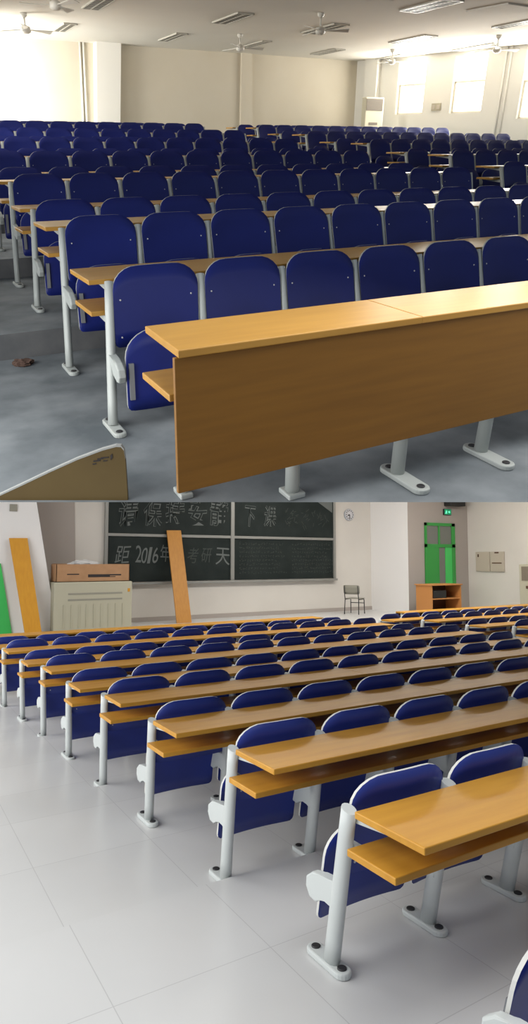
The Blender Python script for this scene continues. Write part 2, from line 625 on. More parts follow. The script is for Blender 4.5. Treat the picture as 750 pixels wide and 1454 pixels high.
for i in range(0, len(xs) - 1, 2):
    quad(bm, [W(xs[i], 0), W(xs[i + 1], 0), W(xs[i + 1], ZC), W(xs[i], ZC)])
for a, b, zb in us:
    quad(bm, [W(a, 0), W(b, 0), W(b, zb), W(a, zb)])
    quad(bm, [W(a, ZT), W(b, ZT), W(b, ZC), W(a, ZC)])
    for p in ((a, zb, a, ZT), (b, zb, b, ZT), (a, zb, b, zb), (a, ZT, b, ZT)):
        quad(bm, [W(p[0], p[1]), W(p[2], p[3]), W(p[2], p[3], -.25), W(p[0], p[1], -.25)])
struct('wall_right', bm, 'wall_rt', UP)
for i, (a, b, zb) in enumerate(us):
    bm = bm_new()
    quad(bm, [W(a, zb, -.22), W(b, zb, -.22), W(b, ZT, -.22), W(a, ZT, -.22)])
    wo = struct(f'window_{i + 1}', bm, 'pane', UP)
    bm = bm_new()
    zm = zb + (ZT - zb) * 0.56
    t_ = 0.05
    for (u0, u1, z0, z1) in ((a, b, zb, zb + t_), (a, b, zm - t_ / 2, zm + t_ / 2), (a, a + t_, zb, zm), (b - t_, b, zb, zm)):
        slab(bm, [W(u0, z0, -.20), W(u1, z0, -.20), W(u1, z1, -.20), W(u0, z1, -.20)], wn * 0.06)
    fr = obj('window_frame', mesh('window_frame', bm, 'wframe'), wo)
# duct column and conduits on the right wall
bm = bm_new()
u0, u1 = (rw(524, 100) - WR0).dot(wd), (rw(541, 100) - WR0).dot(wd)
slab(bm, [W(u0, 1.3), W(u1, 1.3), W(u1, ZC), W(u0, ZC)], wn * 0.22)
struct('trim_4', bm, 'wall_rt', UP)
bm = bm_new()
for px in (712, 719):
    u_ = (rw(px, 130) - WR0).dot(wd)
    tube(bm, [W(u_, 1.0, .03), W(u_, ZC, .03)], 0.028, 8)
struct('trim_5', bm, 'wall_rt', UP)
sock = rw(620, 152)
bm = bm_new()
slab(bm, [sock + wd * a + V((0, 0, b)) for a, b in ((-.16, -.10), (.16, -.10), (.16, .10), (-.16, .10))], wn * 0.04)
box_o = obj('wall_switch_box', mesh('wall_switch_box', bm, 'socket'), room=UP)
tag(box_o, 'small beige switch box on the wall between two bright windows', 'switch box')
bm = bm_new()
for d in (-.08, .08):
    slab(bm, [sock + wd * (d + a) + wn * .04 + V((0, 0, b)) for a, b in ((-.05, -.06), (.05, -.06), (.05, .06), (-.05, .06))], wn * 0.012)
obj('rocker', mesh('rocker', bm, 'ecab'), box_o)

# standing air conditioner in the far corner
ya = YB - 2.0
p0, p1 = UP.ony(519, 160, ya).x, UP.ony(541, 160, ya).x
zt = UP.ony(530, 138, ya).z
zf = UF(16)
t = thing('air_conditioner', 'tall cream standing air conditioner in the far corner beside the windows', 'air conditioner', UP, (p0, ya, zf))
w_, h_ = p1 - p0, zt - zf
bm = bm_new(); box(bm, (0, 0, 0), (w_ + .10, .22, h_), 0, .02); obj('cabinet', mesh('cabinet', bm, 'ac'), t)
bm = bm_new(); box(bm, (.02, -.012, h_ - .36), (w_ + .04, .01, h_ - .04))
for k in range(5): box(bm, (.02, -.02, h_ - .34 + k * .06), (w_ + .04, -.008, h_ - .325 + k * .06))
obj('air_grille', mesh('air_grille', bm, 'ac_dark'), t)
bm = bm_new(); box(bm, (.16, -.012, h_ - .75), (w_ - .12, .0, h_ - .68)); obj('control_panel', mesh('control_panel', bm, 'ac_dark'), t)
bm = bm_new(); box(bm, (.14, -.012, h_ - 1.10), (w_ - .16, .0, h_ - .90)); obj('notice', mesh('notice', bm, 'paper'), t)['label'] = 'white paper notice stuck on the cabinet'


# ceiling lights
def louvre_light(px, py, ln, wd_, label):
    p = UP.onz(px, py, ZC)
    ln, wd_ = ln * .64, wd_ * .72
    t = thing('ceiling_light', label, 'ceiling light', UP, (p.x, p.y, ZC), 'recessed louvre lights')
    bm = bm_new()
    hw, hl = wd_ / 2, ln / 2
    f_ = 0.028
    for lo, hi in (((-hw, -hl), (-hw + f_, hl)), ((hw - f_, -hl), (hw, hl)), ((-hw, -hl), (hw, -hl + f_)), ((-hw, hl - f_), (hw, hl))):
        box(bm, (lo[0], lo[1], -.03), (hi[0], hi[1], -.002))
    obj('frame', mesh('frame', bm, 'louvre'), t)
    bm = bm_new(); box(bm, (-hw + .02, -hl + .02, -.02), (hw - .02, hl - .02, -.004)); obj('tray', mesh('tray', bm, 'lamp_dark'), t)
    bm = bm_new()
    n = 12
    for k in range(1, n):
        y = -hl + ln * k / n
        box(bm, (-hw + f_, y - .009, -.026), (hw - f_, y + .009, -.018))
    box(bm, (-.012, -hl + f_, -.028), (.012, hl - f_, -.018))
    obj('louvre', mesh('louvre', bm, 'louvre'), t)


for px, py, ln, w_, lb in (
    (141, 3, 2.2, .55, 'recessed louvre light nearest the first ceiling fan, cut by the picture edge'),
    (92, 38, 1.9, .45, 'dark recessed louvre light beside the fan in the bright corner'),
    (245, 52, 2.2, .45, 'recessed louvre light on the ceiling just before the brown back wall'),
    (330, 25, 2.2, .55, 'recessed louvre light alone between the dim back wall and the front'),
    (461, 40, 2.4, .6, 'recessed louvre light right behind the middle ceiling fan'),
    (465, 73, 2.2, .5, 'shining louvre light close to the pale end of the back wall'),
    (363, 62, 2.2, .4, 'louvre light half hidden behind a fan by the back wall'),
    (612, 7, 2.2, .7, 'large recessed louvre light nearest the square ceiling panel'),
    (586, 55, 2.4, .6, 'shining louvre light in front of the first bright window'),
    (677, 66, 2.6, .5, 'louvre light on the ceiling above the second bright window'),
    (738, 32, 2.2, .5, 'recessed louvre light nearest the third window'),
    (553, 81, 2.4, .5, 'louvre light behind the fan near the air conditioner')):
    louvre_light(px, py, ln, w_, lb)
p = UP.onz(712, 12, ZC)
q = [UP.onz(a, b, ZC - .03) for a, b in ((662, 17), (722, 6), (775, 14), (728, 20))]
bm = bm_new(); slab(bm, q, (0, 0, .028))
tag(obj('ceiling_panel', mesh('ceiling_panel', bm, 'ceil'), room=UP), 'plain square pale panel set in the ceiling before the windows', 'ceiling panel')


def ceiling_fan(px, py, hub_px, rot, label, bl=0.62):
    p = UP.onz(px, py, ZC)
    hub = UP.onplane(hub_px[0], hub_px[1], p, V((0, 1, 0)))
    drop = min(max(ZC - hub.z, 0.3), 0.62)
    t = thing('ceiling_fan', label, 'ceiling fan', UP, (p.x, p.y, ZC), 'ceiling fans')
    bm = bm_new(); tube(bm, [(0, 0, -.002), (0, 0, -.05), (0, 0, -.09)], [.075, .07, .03], 12); obj('canopy', mesh('canopy', bm, 'fan'), t)
    bm = bm_new(); tube(bm, [(0, 0, -.07), (0, 0, -drop)], .018, 8); obj('rod', mesh('rod', bm, 'fan'), t)
    bm = bm_new(); tube(bm, [(0, 0, -drop + .08), (0, 0, -drop + .05), (0, 0, -drop - .03), (0, 0, -drop - .07)], [.04, .10, .11, .05], 14); obj('motor', mesh('motor', bm, 'fan'), t)
    for k in range(3):
        a = rot + k * 2 * PI / 3
        d, s_ = V((math.cos(a), math.sin(a), 0)), V((-math.sin(a), math.cos(a), 0))
        z = V((0, 0, -drop))
        bm = bm_new()
        slab(bm, [d * .11 - s_ * .035 + z, d * bl - s_ * .075 + z + V((0, 0, .02)), d * bl + s_ * .075 + z - V((0, 0, .02)), d * .11 + s_ * .035 + z], (0, 0, .012))
        obj('blade', mesh('blade', bm, 'fan'), t)


ceiling_fan(33, 18, (36, 38), 0.3, 'ceiling fan in the bright glow by the back wall')
ceiling_fan(75, -22, (75, -5), 0.9, 'ceiling fan cut by the picture edge above the dark light')
ceiling_fan(341, 48, (340, 63), -0.2, 'ceiling fan close to the back wall, before the corner pier')
ceiling_fan(456, 18, (455, 44), -0.5, 'ceiling fan hanging below the middle louvre light')
ceiling_fan(558, 70, (557, 82), -0.4, 'ceiling fan hanging near the standing air conditioner')
ceiling_fan(709, 50, (708, 71), -0.25, 'ceiling fan hanging before the second and third windows')
ceiling_fan(526, -40, (528, -22), 0.1, 'ceiling fan with only a blade tip in the picture')

# seats and desks, near block (eleven seats a row) and far block beyond the aisle (twelve a row)
HALL = 'concrete-floored hall'
for n in range(1, 14):
    tall = n % 2 == 0
    x0 = UX0(n) - SP / 2
    y, zf = UD(n), UF(n)
    make_desk(UP, 'UP', tall, x0, y, zf, 11, latU, f'long wooden desk of the {ORD[n - 1]} seat row behind the front desk, {HALL}', 'near-block desk rows of the concrete-floored hall')
    for k in range(11):
        p = (x0 + (k + .5) * SP, y, zf)
        if not inview(UP, (p[0], p[1], zf + .75), 30): continue
        make_seat(UP, 'UP', tall, latU(k + .5), p, f'navy folding seat {ORD[k]} from the near end, {ORD[n - 1]} row behind front desk, {HALL}', 'navy seats of the concrete-floored hall', n < 7, (0, 1) if k == 0 else (1,))
    if n >= 5:
        xb = 8.95 - SP / 2
        make_desk(UP, 'UP', tall, xb, y, zf, 12, lambda k: 0.0, f'wooden desk past the middle aisle, {ORD[n - 1]} seat row behind the front desk, {HALL}', 'far-block desk rows of the concrete-floored hall')
        for k in range(12):
            p = (xb + (k + .5) * SP, y, zf)
            if not inview(UP, (p[0], p[1], zf + .75), 10): continue
            make_seat(UP, 'UP', tall, 0.0, p, f'navy folding seat {ORD[k]} past the middle aisle, {ORD[n - 1]} row behind front desk, {HALL}', 'navy seats of the concrete-floored hall', False, (0, 1) if k == 0 else (1,))

# front desk with modesty panel
xw = 0.745
yf, yr, zd = 2.03, 2.40, 0.757
t = thing('front_desk', 'front wooden desk with tall closed panel before all the navy seats', 'desk', UP, (xw, yf, 0))
cuts = [0, 1.06, 3.2]
for a, b in zip(cuts, cuts[1:]):
    bm = bm_new()
    prism(bm, [(a + (.001 if a else 0), -.012, zd - .028), (b, -.012, zd - .028), (b, yr - yf, zd - .028), (a + (.001 if a else .012), yr - yf, zd - .028)], (0, 0, .028), 0, .004)
    obj('desktop', mesh('desktop', bm, 'wood_up'), t)
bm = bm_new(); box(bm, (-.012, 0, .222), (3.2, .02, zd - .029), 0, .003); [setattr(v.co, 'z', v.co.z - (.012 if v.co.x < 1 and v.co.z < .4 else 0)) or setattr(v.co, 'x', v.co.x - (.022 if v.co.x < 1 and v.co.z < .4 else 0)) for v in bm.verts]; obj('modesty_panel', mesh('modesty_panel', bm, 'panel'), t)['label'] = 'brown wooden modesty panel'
bm = bm_new(); box(bm, (-.03, .03, .565), (3.2, .33, .592), 0, .004); obj('shelf', mesh('shelf', bm, 'wood_up'), t)
for k in range(6):
    x = .015 + k * SP if k else UP.onz(270, 713, 0).x - xw
    X_ = xw + x
    yl = max(.05, edge(X_ - .05) + .05 - yf)        # the legs stand behind the floor's edge
    bm = bm_new()
    xt = x if k else x + .07
    tube(bm, [(x, yl, 0.01), ((x + xt) / 2, yl, .35), (xt, yl, zd - .03)], [(.032, .036), (.030, .034), (.028, .032)], 14)
    lg = obj('leg', mesh('leg', bm, 'post'), t)
    f0_, f1_ = (-.16, .155)
    f0_ = max(f0_, edge(X_ - .045) - yf + .004)
    f1_ = max(f1_, f0_ + .10)
    bm = bm_new()
    if f1_ - f0_ > .2:
        prism(bm, stadium(x, f0_, f1_, .042, 0), (0, 0, .026), 0, .006)
    else:
        hwf = .042 if k else .030
        box(bm, (x - hwf, f0_, 0), (x + hwf, f1_, .026), 0, .006)
    fp = obj('foot_plate', mesh('foot_plate', bm, 'post'), lg)
    for y in ((f0_ + .042, f1_ - .042) if f1_ - f0_ > .2 else (f1_ - .035,)):
        bm = bm_new(); disc(bm, (x, y, .024), (0, 0, 1), .019, .008); obj('bolt_cap', mesh('bolt_cap', bm, 'bolt'), fp)

# curved wooden chair back standing at the floor's near edge
xa = e0.x - .25
prof = [(-40, 713), (-40, 722), (0, 704), (30, 690), (70, 671), (110, 653), (145, 640), (165, 634.5), (172, 635), (176, 640), (178, 652), (182, 713)]
ny = V((-sl, 1, 0)).normalized()
pe = V((e0.x, e0.y + .02, 0))
pts = []
for px, py in prof:
    q = UP.onplane(px, py, pe, ny)
    q.z = max(q.z, 0.0)
    pts.append(q)
pts = [V((p.x, p.y, 0.0)) if i in (0, len(pts) - 1) else p for i, p in enumerate(pts)]
pts = pts[1:]
pts.append(V((pts[0].x, pts[0].y, 0.0)))
bm = bm_new()
prism(bm, pts, ny * .018)
cb = obj('plywood_chair_back', mesh('plywood_chair_back', bm, 'dark_ply'), room=UP)
tag(cb, 'brown plywood chair-back with one rounded corner, standing at the near corner of the concrete floor', 'board')
bm = bm_new()
path = pts[:-1]
for a, b in zip(path, path[1:]):
    if b.z < a.z and a.z - b.z > .04 : continue
    slab(bm, [a - ny * .001, b - ny * .001, b - ny * .001 + V((0, 0, .008)), a - ny * .001 + V((0, 0, .008))], ny * .020)
obj('edge_band', mesh('edge_band', bm, 'ply'), cb)['label'] = 'pale plywood edge'
bm = bm_new()
c0 = UP.onplane(143, 657, pe, ny)
ux = V((1, sl, 0)).normalized()
for x_, z_, l_, h_ in ((-.03, .004, .030, .007), (-.012, .014, .026, .006), (.004, .020, .034, .006), (-.035, -.010, .016, .006), (.012, .006, .018, .005), (.045, .012, .010, .022)):
    s0 = c0 + ux * x_ + V((0, 0, z_)) - ny * .002
    slab(bm, [s0, s0 + ux * l_ + V((0, 0, h_ * .6)), s0 + ux * l_ + V((0, 0, h_ * 1.4)), s0 + V((0, 0, h_))], ny * .002)
obj('scratch', mesh('scratch', bm, 'print'), cb)

# crumpled litter at the foot of the first step
bm = bm_new()
bmesh.ops.create_icosphere(bm, subdivisions=3, radius=1)
for v in bm.verts:
    r = 0.75 + .45 * random.random()
    v.co = V((v.co.x * .075 * r, v.co.y * .06 * r, max(v.co.z, -.55) * .028 * r + .016))
pl = UP.onz(29, 512, 0)
o = obj('crumpled_litter', mesh('crumpled_litter', bm, 'debris'), room=UP, loc=(pl.x, pl.y - .12, 0.001))
tag(o, 'crumpled brown litter at the foot of the dark concrete step', 'litter')

# ================================================================== HALL WITH THE WHITE FLOOR
ROWS = {  # depth of backrest tops, floor level, first seat centre, tall posts
    'A': (1.870, 0.00, 1.812, False), 'B': (2.758, -.05, 1.812, True), 'C': (3.675, -.05, 1.756, False), 'D': (4.545, -.10, 1.736, True),
    'E': (5.455, -.11, 1.719, False), 'F': (6.330, -.15, 1.703, True), 'G': (7.215, -.155, 1.677, False), 'H': (8.045, -.18, 1.632, True), 'I': (8.93, -.185, 1.606, False)}
latL = lambda k: 0.065
bm = bm_new()
steps = [(-1.2, 0.0), (2.93, -.05), (4.70, -.10), (6.47, -.15), (8.2, -.185)]
xl, xr = -1.5, 20.0
for i, (ya, z) in enumerate(steps):
    yb = steps[i + 1][0] if i < len(steps) - 1 else 10.9
    quad(bm, [(xl, ya, z), (xr, ya, z), (xr, yb, z), (xl, yb, z)])
    if i < len(steps) - 1:
        z2 = steps[i + 1][1]
        quad(bm, [(xl, yb, z2), (xr, yb, z2), (xr, yb, z), (xl, yb, z)])
ZS, YW = 0.18, 14.0
quad(bm, [(xl, 10.9, -.185), (xr, 10.9, -.185), (xr, 10.9, ZS), (xl, 10.9, ZS)])
quad(bm, [(xl, 10.9, ZS), (xr, 10.9, ZS), (xr, 14.2, ZS), (xl, 14.2, ZS)])
struct('floor', bm, 'tile', LO)

ROOM = 'white-floored room'
order = 'ABCDEFGHI'
for i, r in enumerate(order):
    y, zf, xc, tall = ROWS[r]
    x0 = xc - SP / 2
    if r in 'EGHI': zf = {'E': -.11, 'G': -.156, 'H': -.179, 'I': -.185}[r]
    make_desk(LO, 'LO', tall, x0, y, zf, 11, latL, f'long yellow desk of the {ORD[i]} full seat row from the viewer, {ROOM}', 'near-block desk rows of the white-floored room', (4, 8))
    for k in range(11):
        p = (x0 + (k + .5) * SP, y, zf)
        if not inview(LO, (p[0], p[1], zf + .6), 40): continue
        make_seat(LO, 'LO', tall, .065, p, f'navy folding seat {ORD[k]} from the near end, {ORD[i]} full row from the viewer, {ROOM}', 'navy seats of the white-floored room', i < 6, (0, 1) if k == 10 else (1, 0) if k == 0 else (0,))
# row nearest the camera: only its aisle seat reaches the picture
make_desk(LO, 'LO', True, 1.44, 0.90, 0.0, 2, latL, f'desk at the very front of the {ROOM}, only its aisle seat showing', 'near-block desk rows of the white-floored room', ())
make_seat(LO, 'LO', True, .065, (1.44 + .5 * SP, .90, 0), f'navy folding seat cut by the lower picture edge, nearest of the {ROOM}', 'navy seats of the white-floored room', True, (0, 1))
# far block beyond the aisle
for i, (r, xb, n) in enumerate((('F', 8.45, 3), ('G', 8.42, 5), ('H', 8.25, 9), ('I', 8.05, 11))):
    y, zf, xc, tall = ROWS[r]
    make_desk(LO, 'LO', tall, xb, y, zf, n, lambda k: 0.06, f'yellow desk past the far aisle, {ORD[order.index(r)]} full row from the viewer, {ROOM}', 'far-block desk rows of the white-floored room')
    for k in range(n):
        p = (xb + (k + .5) * SP, y, zf)
        if not inview(LO, (p[0], p[1], zf + .75), 10): continue
        make_seat(LO, 'LO', tall, .06, p, f'navy folding seat {ORD[k]} past the far aisle, {ORD[order.index(r)]} full row from the viewer, {ROOM}', 'navy seats of the white-floored room', False, (0, 1) if k == 0 else (1,))


# front desks with closed panels facing the blackboard
def lower_front_desk(x0, x1, y, label):
    zf = -.185
    t = thing('front_desk', label, 'desk', LO, (x0, y, zf), 'front desks of the white-floored room')
    zd = .735
    for a, b in ((0, (x1 - x0) * .5 - .001), ((x1 - x0) * .5 + .001, x1 - x0)):
        bm = bm_new(); box(bm, (a, -.36, zd - .026), (b, 0, zd), 0, .004); obj('desktop', mesh('desktop', bm, 'wood'), t)
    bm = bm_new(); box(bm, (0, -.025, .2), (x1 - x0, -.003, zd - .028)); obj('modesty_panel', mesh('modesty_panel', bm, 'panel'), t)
    bm = bm_new(); box(bm, (.02, -.31, zd - .18), (x1 - x0 - .02, -.03, zd - .155)); obj('shelf', mesh('shelf', bm, 'wood'), t)
    n = int((x1 - x0) / 1.06)
    for k in range(n + 1):
        x = .04 + k * (x1 - x0 - .08) / n
        bm = bm_new(); tube(bm, [(x, -.14, 0), (x, -.14, zd - .028)], [(.03, .036), (.026, .032)], 12); lg = obj('leg', mesh('leg', bm, 'post_lo'), t)
        bm = bm_new(); prism(bm, stadium(x, -.28, 0.0, .042, 0), (0, 0, .026), 0, .006); obj('foot_plate', mesh('foot_plate', bm, 'post_lo'), lg)


lower_front_desk(1.25, 7.05, 9.72, 'long front desk closest to the blackboard, with closed panel')
lower_front_desk(9.15, 13.4, 9.72, 'front desk beyond the aisle, before the orange lectern')

# walls of the white-floored room
ZW = 4.2
xc_ = LO.ony(527, 800, YW).x
yd = LO.onx(580, 800, xc_).y
xe = LO.ony(665, 790, yd).x
bm = bm_new(); quad(bm, [(-1.5, YW, ZS), (xc_, YW, ZS), (xc_, YW, ZW), (-1.5, YW, ZW)]); struct('wall_front', bm, 'wall_lo', LO)
b0 = LO.onx(572, 864, xc_)
t0 = LO.onx(587, 716, xc_)
bm = bm_new(); quad(bm, [(xc_, YW, ZS), (xc_, yd, ZS), (xc_, yd, ZW), (xc_, YW, ZW)]); struct('wall_vestibule', bm, 'wall_br', LO)  # light on the window-facing side is painted in as lighter wall colour
bm = bm_new(); quad(bm, [(xc_, yd, ZS), (xe, yd, ZS), (xe, yd, ZW), (xc_, yd, ZW)]); struct('wall_door', bm, 'wall_dk', LO)  # shade of the door alcove is painted in as darker wall colour
bm = bm_new(); quad(bm, [(xe, yd, -.185), (xe, 2.5, -.185), (xe, 2.5, ZW), (xe, yd, ZW)]); struct('wall_right', bm, 'wall_lo', LO)
# bright pier at the left; beside it a dark slab painting the wall's shade
yp = 13.2
pr_t, pr_b = LO.ony(52, 713, yp), LO.ony(80, 890, yp)
bm = bm_new()
slab(bm, [(-1.5, yp, ZS), (edge_x((52, 713), (80, 890), yp, ZS, LO), yp, ZS), (edge_x((52, 713), (80, 890), yp, ZW, LO), yp, ZW), (-1.5, yp, ZW)], (0, .75, 0))
struct('trim_6', bm, 'wall_br', LO)
rt_, rb_ = LO.ony(103, 713, YW - .02), LO.ony(108, 890, YW - .02)
bm = bm_new()
slab(bm, [(pr_b.x - .3, YW - .02, ZS), (rb_.x, YW - .02, ZS), (rt_.x, YW - .02, ZW), (pr_t.x - .3, YW - .02, ZW)], (0, .018, 0))
struct('wall_shade_slab', bm, 'wall_dk', LO)
bm = bm_new(); quad(bm, [(-1.5, 8.6, ZW), (xe, 8.6, ZW), (xe, YW, ZW), (-1.5, YW, ZW)]); struct('ceiling', bm, 'wall_lo', LO)
# baseboard along the front wall
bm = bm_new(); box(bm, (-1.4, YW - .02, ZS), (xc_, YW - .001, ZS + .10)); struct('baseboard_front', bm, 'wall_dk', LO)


def lo_quad(pxs, y, d=.02, room=LO):
    return [room.ony(a, b, y) for a, b in pxs]


# green door sliver at the left
bm = bm_new()
yq = yp - .05
c = lo_quad([(-14, 800), (1, 800), (17, 893), (-14, 893)], yq)
c = [V((p.x, p.y, p.z)) for p in c]
c[2].z = c[3].z = ZS
slab(bm, c, (0, .045, 0))
d1 = struct('door_1', bm, 'green_b', LO)

# leaning boards
def leaning_board(top, bot, yt, yb, matn, label):
    """top / bot: left and right picture columns with row; leaning from yb on the floor to yt at the top."""
    a, b = LO.ony(top[0], top[2], yt), LO.ony(top[1], top[2], yt)
    c, d = LO.ony(bot[1], bot[2], yb), LO.ony(bot[0], bot[2], yb)
    # carry the board's sides on down to the floor
    f = (c.z - ZS) / (a.z - c.z)
    c2, d2 = c + (c - b) * f, d + (d - a) * f
    c2.z = d2.z = ZS + .001
    nrm = (b - a).cross(d2 - a).normalized()
    if nrm.y < 0: nrm = -nrm
    bm = bm_new()
    slab(bm, [a, b, c2, d2], nrm * .03)
    o = obj('wooden_board', mesh('wooden_board', bm, matn), room=LO)
    tag(o, label, 'board')


leaning_board((13, 39, 764), (34, 58, 890), yp - .08, yp - .42, 'plank', 'bright yellow wooden board leaning against the white pier')
leaning_board((237, 257, 753), (251, 272, 881), YW - .14, YW - .75, 'plank2', 'tall brown-yellow wooden board leaning against the blackboard')

# wall hook plate on the pier
p = LO.ony(19, 721, yp - .012)
bm = bm_new(); box(bm, (p.x - .07, yp - .03, p.z - .07), (p.x + .07, yp - .001, p.z + .07), 0, .005)
sw = obj('wall_socket', mesh('wall_socket', bm, 'ac_slot'), room=LO)
tag(sw, 'small dark wall socket high on the white pier', 'socket')

# cream cabinet with a cardboard box on it
yc = 12.95
a, b = LO.ony(77, 826, yc), LO.ony(188, 826, yc)
t = thing('metal_cabinet', 'cream metal air conditioner cabinet with slots under a cardboard box', 'cabinet', LO, (a.x, yc, ZS))
w_, h_ = b.x - a.x, (a.z + b.z) / 2 - ZS
bm = bm_new(); box(bm, (0, 0, 0), (w_, .62, h_), 0, .02); obj('body', mesh('body', bm, 'ac_lo'), t)
bm = bm_new()
for z in (h_ - .22, h_ - .34): box(bm, (.28, -.008, z - .035), (w_ - .22, .01, z))
obj('air_slot', mesh('air_slot', bm, 'ac_slot'), t)
bm = bm_new()
for k in range(9): box(bm, (.2 + k * (w_ - .4) / 8 - .012, -.014, .06), (.2 + k * (w_ - .4) / 8 + .012, .008, h_ - .45))
obj('front_rib', mesh('front_rib', bm, 'ac_lo'), t)
bm = bm_new(); box(bm, (w_ - .10, -.006, h_ - .22), (w_ - .05, .006, h_ - .15)); obj('sticker', mesh('sticker', bm, 'plank'), t)['label'] = 'small yellow sticker'
zc_ = ZS + h_
bx0, bx1 = LO.ony(80, 812, yc + .06).x, LO.ony(184, 812, yc + .06).x
bh = LO.ony(184, 801, yc + .06).z - zc_
t = thing('cardboard_box', 'open brown cardboard box lying on the cream cabinet', 'box', LO, (bx0, yc + .06, zc_ + .001))
w_ = bx1 - bx0
bm = bm_new()
th = .012
box(bm, (0, 0, 0), (w_, .44, th))
for lo, hi in (((0, 0, 0), (w_, th, bh)), ((0, .44 - th, 0), (w_, .44, bh)), ((0, 0, 0), (th, .44, bh)), ((w_ - th, 0, 0), (w_, .44, bh))): box(bm, lo, hi)
obj('body', mesh('body', bm, 'card'), t)
bm = bm_new(); slab(bm, [(.02, .43, bh), (w_ * .55, .43, bh), (w_ * .5, .25, bh - .015), (.05, .25, bh - .015)], (0, 0, .01)); obj('flap', mesh('flap', bm, 'card'), t)
bm = bm_new()
box(bm, (w_ * .42, -.004, bh * .25), (w_ * .72, .002, bh * .42)); box(bm, (w_ * .72, -.004, bh * .34), (w_ * .88, .002, bh * .42)); box(bm, (w_ * .72, -.004, bh * .25), (w_ * .80, .002, bh * .29))
box(bm, (w_ * .14, -.004, bh * .40), (w_ * .30, .002, bh * .46))
obj('printed_mark', mesh('printed_mark', bm, 'print'), t)
bm = bm_new()
bmesh.ops.create_icosphere(bm, subdivisions=3, radius=1)
for v in bm.verts:
    r = .8 + .4 * random.random()
    v.co = V((v.co.x * .30 * r, v.co.y * .17 * r, v.co.z * .10 * r))
o = obj('crumpled_paper', mesh('crumpled_paper', bm, 'paper'), room=LO, loc=(bx0 + w_ * .40, yc + .28, zc_ + bh - .01))
tag(o, 'crumpled grey-white wrapping lying in the open cardboard box', 'paper')

# blackboard
ybb = YW - .06
A_, B_ = LO.ony(152, 770, ybb).x, LO.ony(474, 770, ybb).x
zb_, zm_ = (LO.ony(157, 826, ybb).z + LO.ony(470, 822, ybb).z) / 2, (LO.ony(152, 757, ybb).z + LO.ony(474, 766, ybb).z) / 2
zt_ = zm_ + (zm_ - zb_) * 1.02
xm_ = LO.ony(330, 770, ybb).x
t = thing('blackboard', 'wide dark green blackboard with four panels and chalk writing', 'blackboard', LO, (A_, ybb, zb_))
Wb, Hm, Ht = B_ - A_, zm_ - zb_, zt_ - zb_
xm = xm_ - A_
f_ = .055
rect = [('upper_panel', .0, xm, Hm, Ht), ('upper_panel', xm, Wb, Hm, Ht), ('lower_panel', 0, xm, 0, Hm), ('lower_panel', xm, Wb, 0, Hm)]
panels = []
for nm, x0_, x1_, z0_, z1_ in rect:
    bm = bm_new()
    up = nm == 'upper_panel'
    box(bm, (x0_ + .01, (.0 if up else .018), z0_ + .01), (x1_ - .01, (.016 if up else .034), z1_ - .01))
    panels.append(obj(nm, mesh(nm, bm, 'board'), t))
bm = bm_new()
for lo, hi in (((-f_, -.03, -.03), (f_ * .3, .05, Ht + .03)), ((Wb - f_ * .3, -.03, -.03), (Wb + f_, .05, Ht + .03)), ((xm - .05, -.03, -.03), (xm + .05, .05, Ht + .03)),
               ((-f_, -.03, Ht - .01), (Wb + f_, .05, Ht + .05)), ((0, -.02, Hm - .045), (Wb, .04, Hm + .02))): box(bm, lo, hi, 0, .006)
obj('frame', mesh('frame', bm, 'alu'), t)
bm = bm_new(); box(bm, (-f_, -.10, -.06), (Wb + f_, .05, -.005), 0, .006); obj('chalk_tray', mesh('chalk_tray', bm, 'alu'), t)


def chalk_char(ch, px, py, wpx, hpx, matn, panel, yoff, bold=0.0, rot=0.0):
    """One hand-written character fitted to a box wpx by hpx (at the board's distance)."""
    cu = bpy.data.curves.new('chalk', 'FONT')
    cu.body = ch
    cu.offset = bold
    o = bpy.data.objects.new('chalk', cu)
    C.objects.link(o)
    bpy.context.view_layer.update()
    me = bpy.data.meshes.new_from_object(o.evaluated_get(bpy.context.evaluated_depsgraph_get()))
    bpy.data.objects.remove(o)
    me.materials.clear()
    me.materials.append(M[matn])
    xs_, ys_ = [v.co.x for v in me.vertices], [v.co.y for v in me.vertices]
    p = LO.ony(px, py, ybb)
    kk = LO.px(p)[2] / FPX
    kx = abs(LO.ony(px + wpx / 2, py, ybb).x - LO.ony(px - wpx / 2, py, ybb).x)
    sx_, sy_ = kx / (max(xs_) - min(xs_)), hpx * kk / (max(ys_) - min(ys_))
    cx_, cy_ = (max(xs_) + min(xs_)) / 2, (max(ys_) + min(ys_)) / 2
    for v in me.vertices:
        x, y = (v.co.x - cx_) * sx_, (v.co.y - cy_) * sy_
        x += .10 * y + .012 * math.sin(9 * y + px)
        y += .012 * math.sin(8 * x + px)
        c_, n_ = math.cos(rot), math.sin(rot)
        v.co = V((p.x - A_ + x * c_ - y * n_, yoff, p.z - zb_ + x * n_ + y * c_))
    return obj('chalk_writing', me, panel)


def hollow_char(ch, px, py, wpx, hpx, panel, yoff, rot=0.0):
    chalk_char(ch, px, py, wpx, hpx, 'chalk', panel, yoff, 0.030, rot)
    chalk_char(ch, px, py, wpx * .97, hpx * .97, 'board', panel, yoff - .003, 0.0, rot)


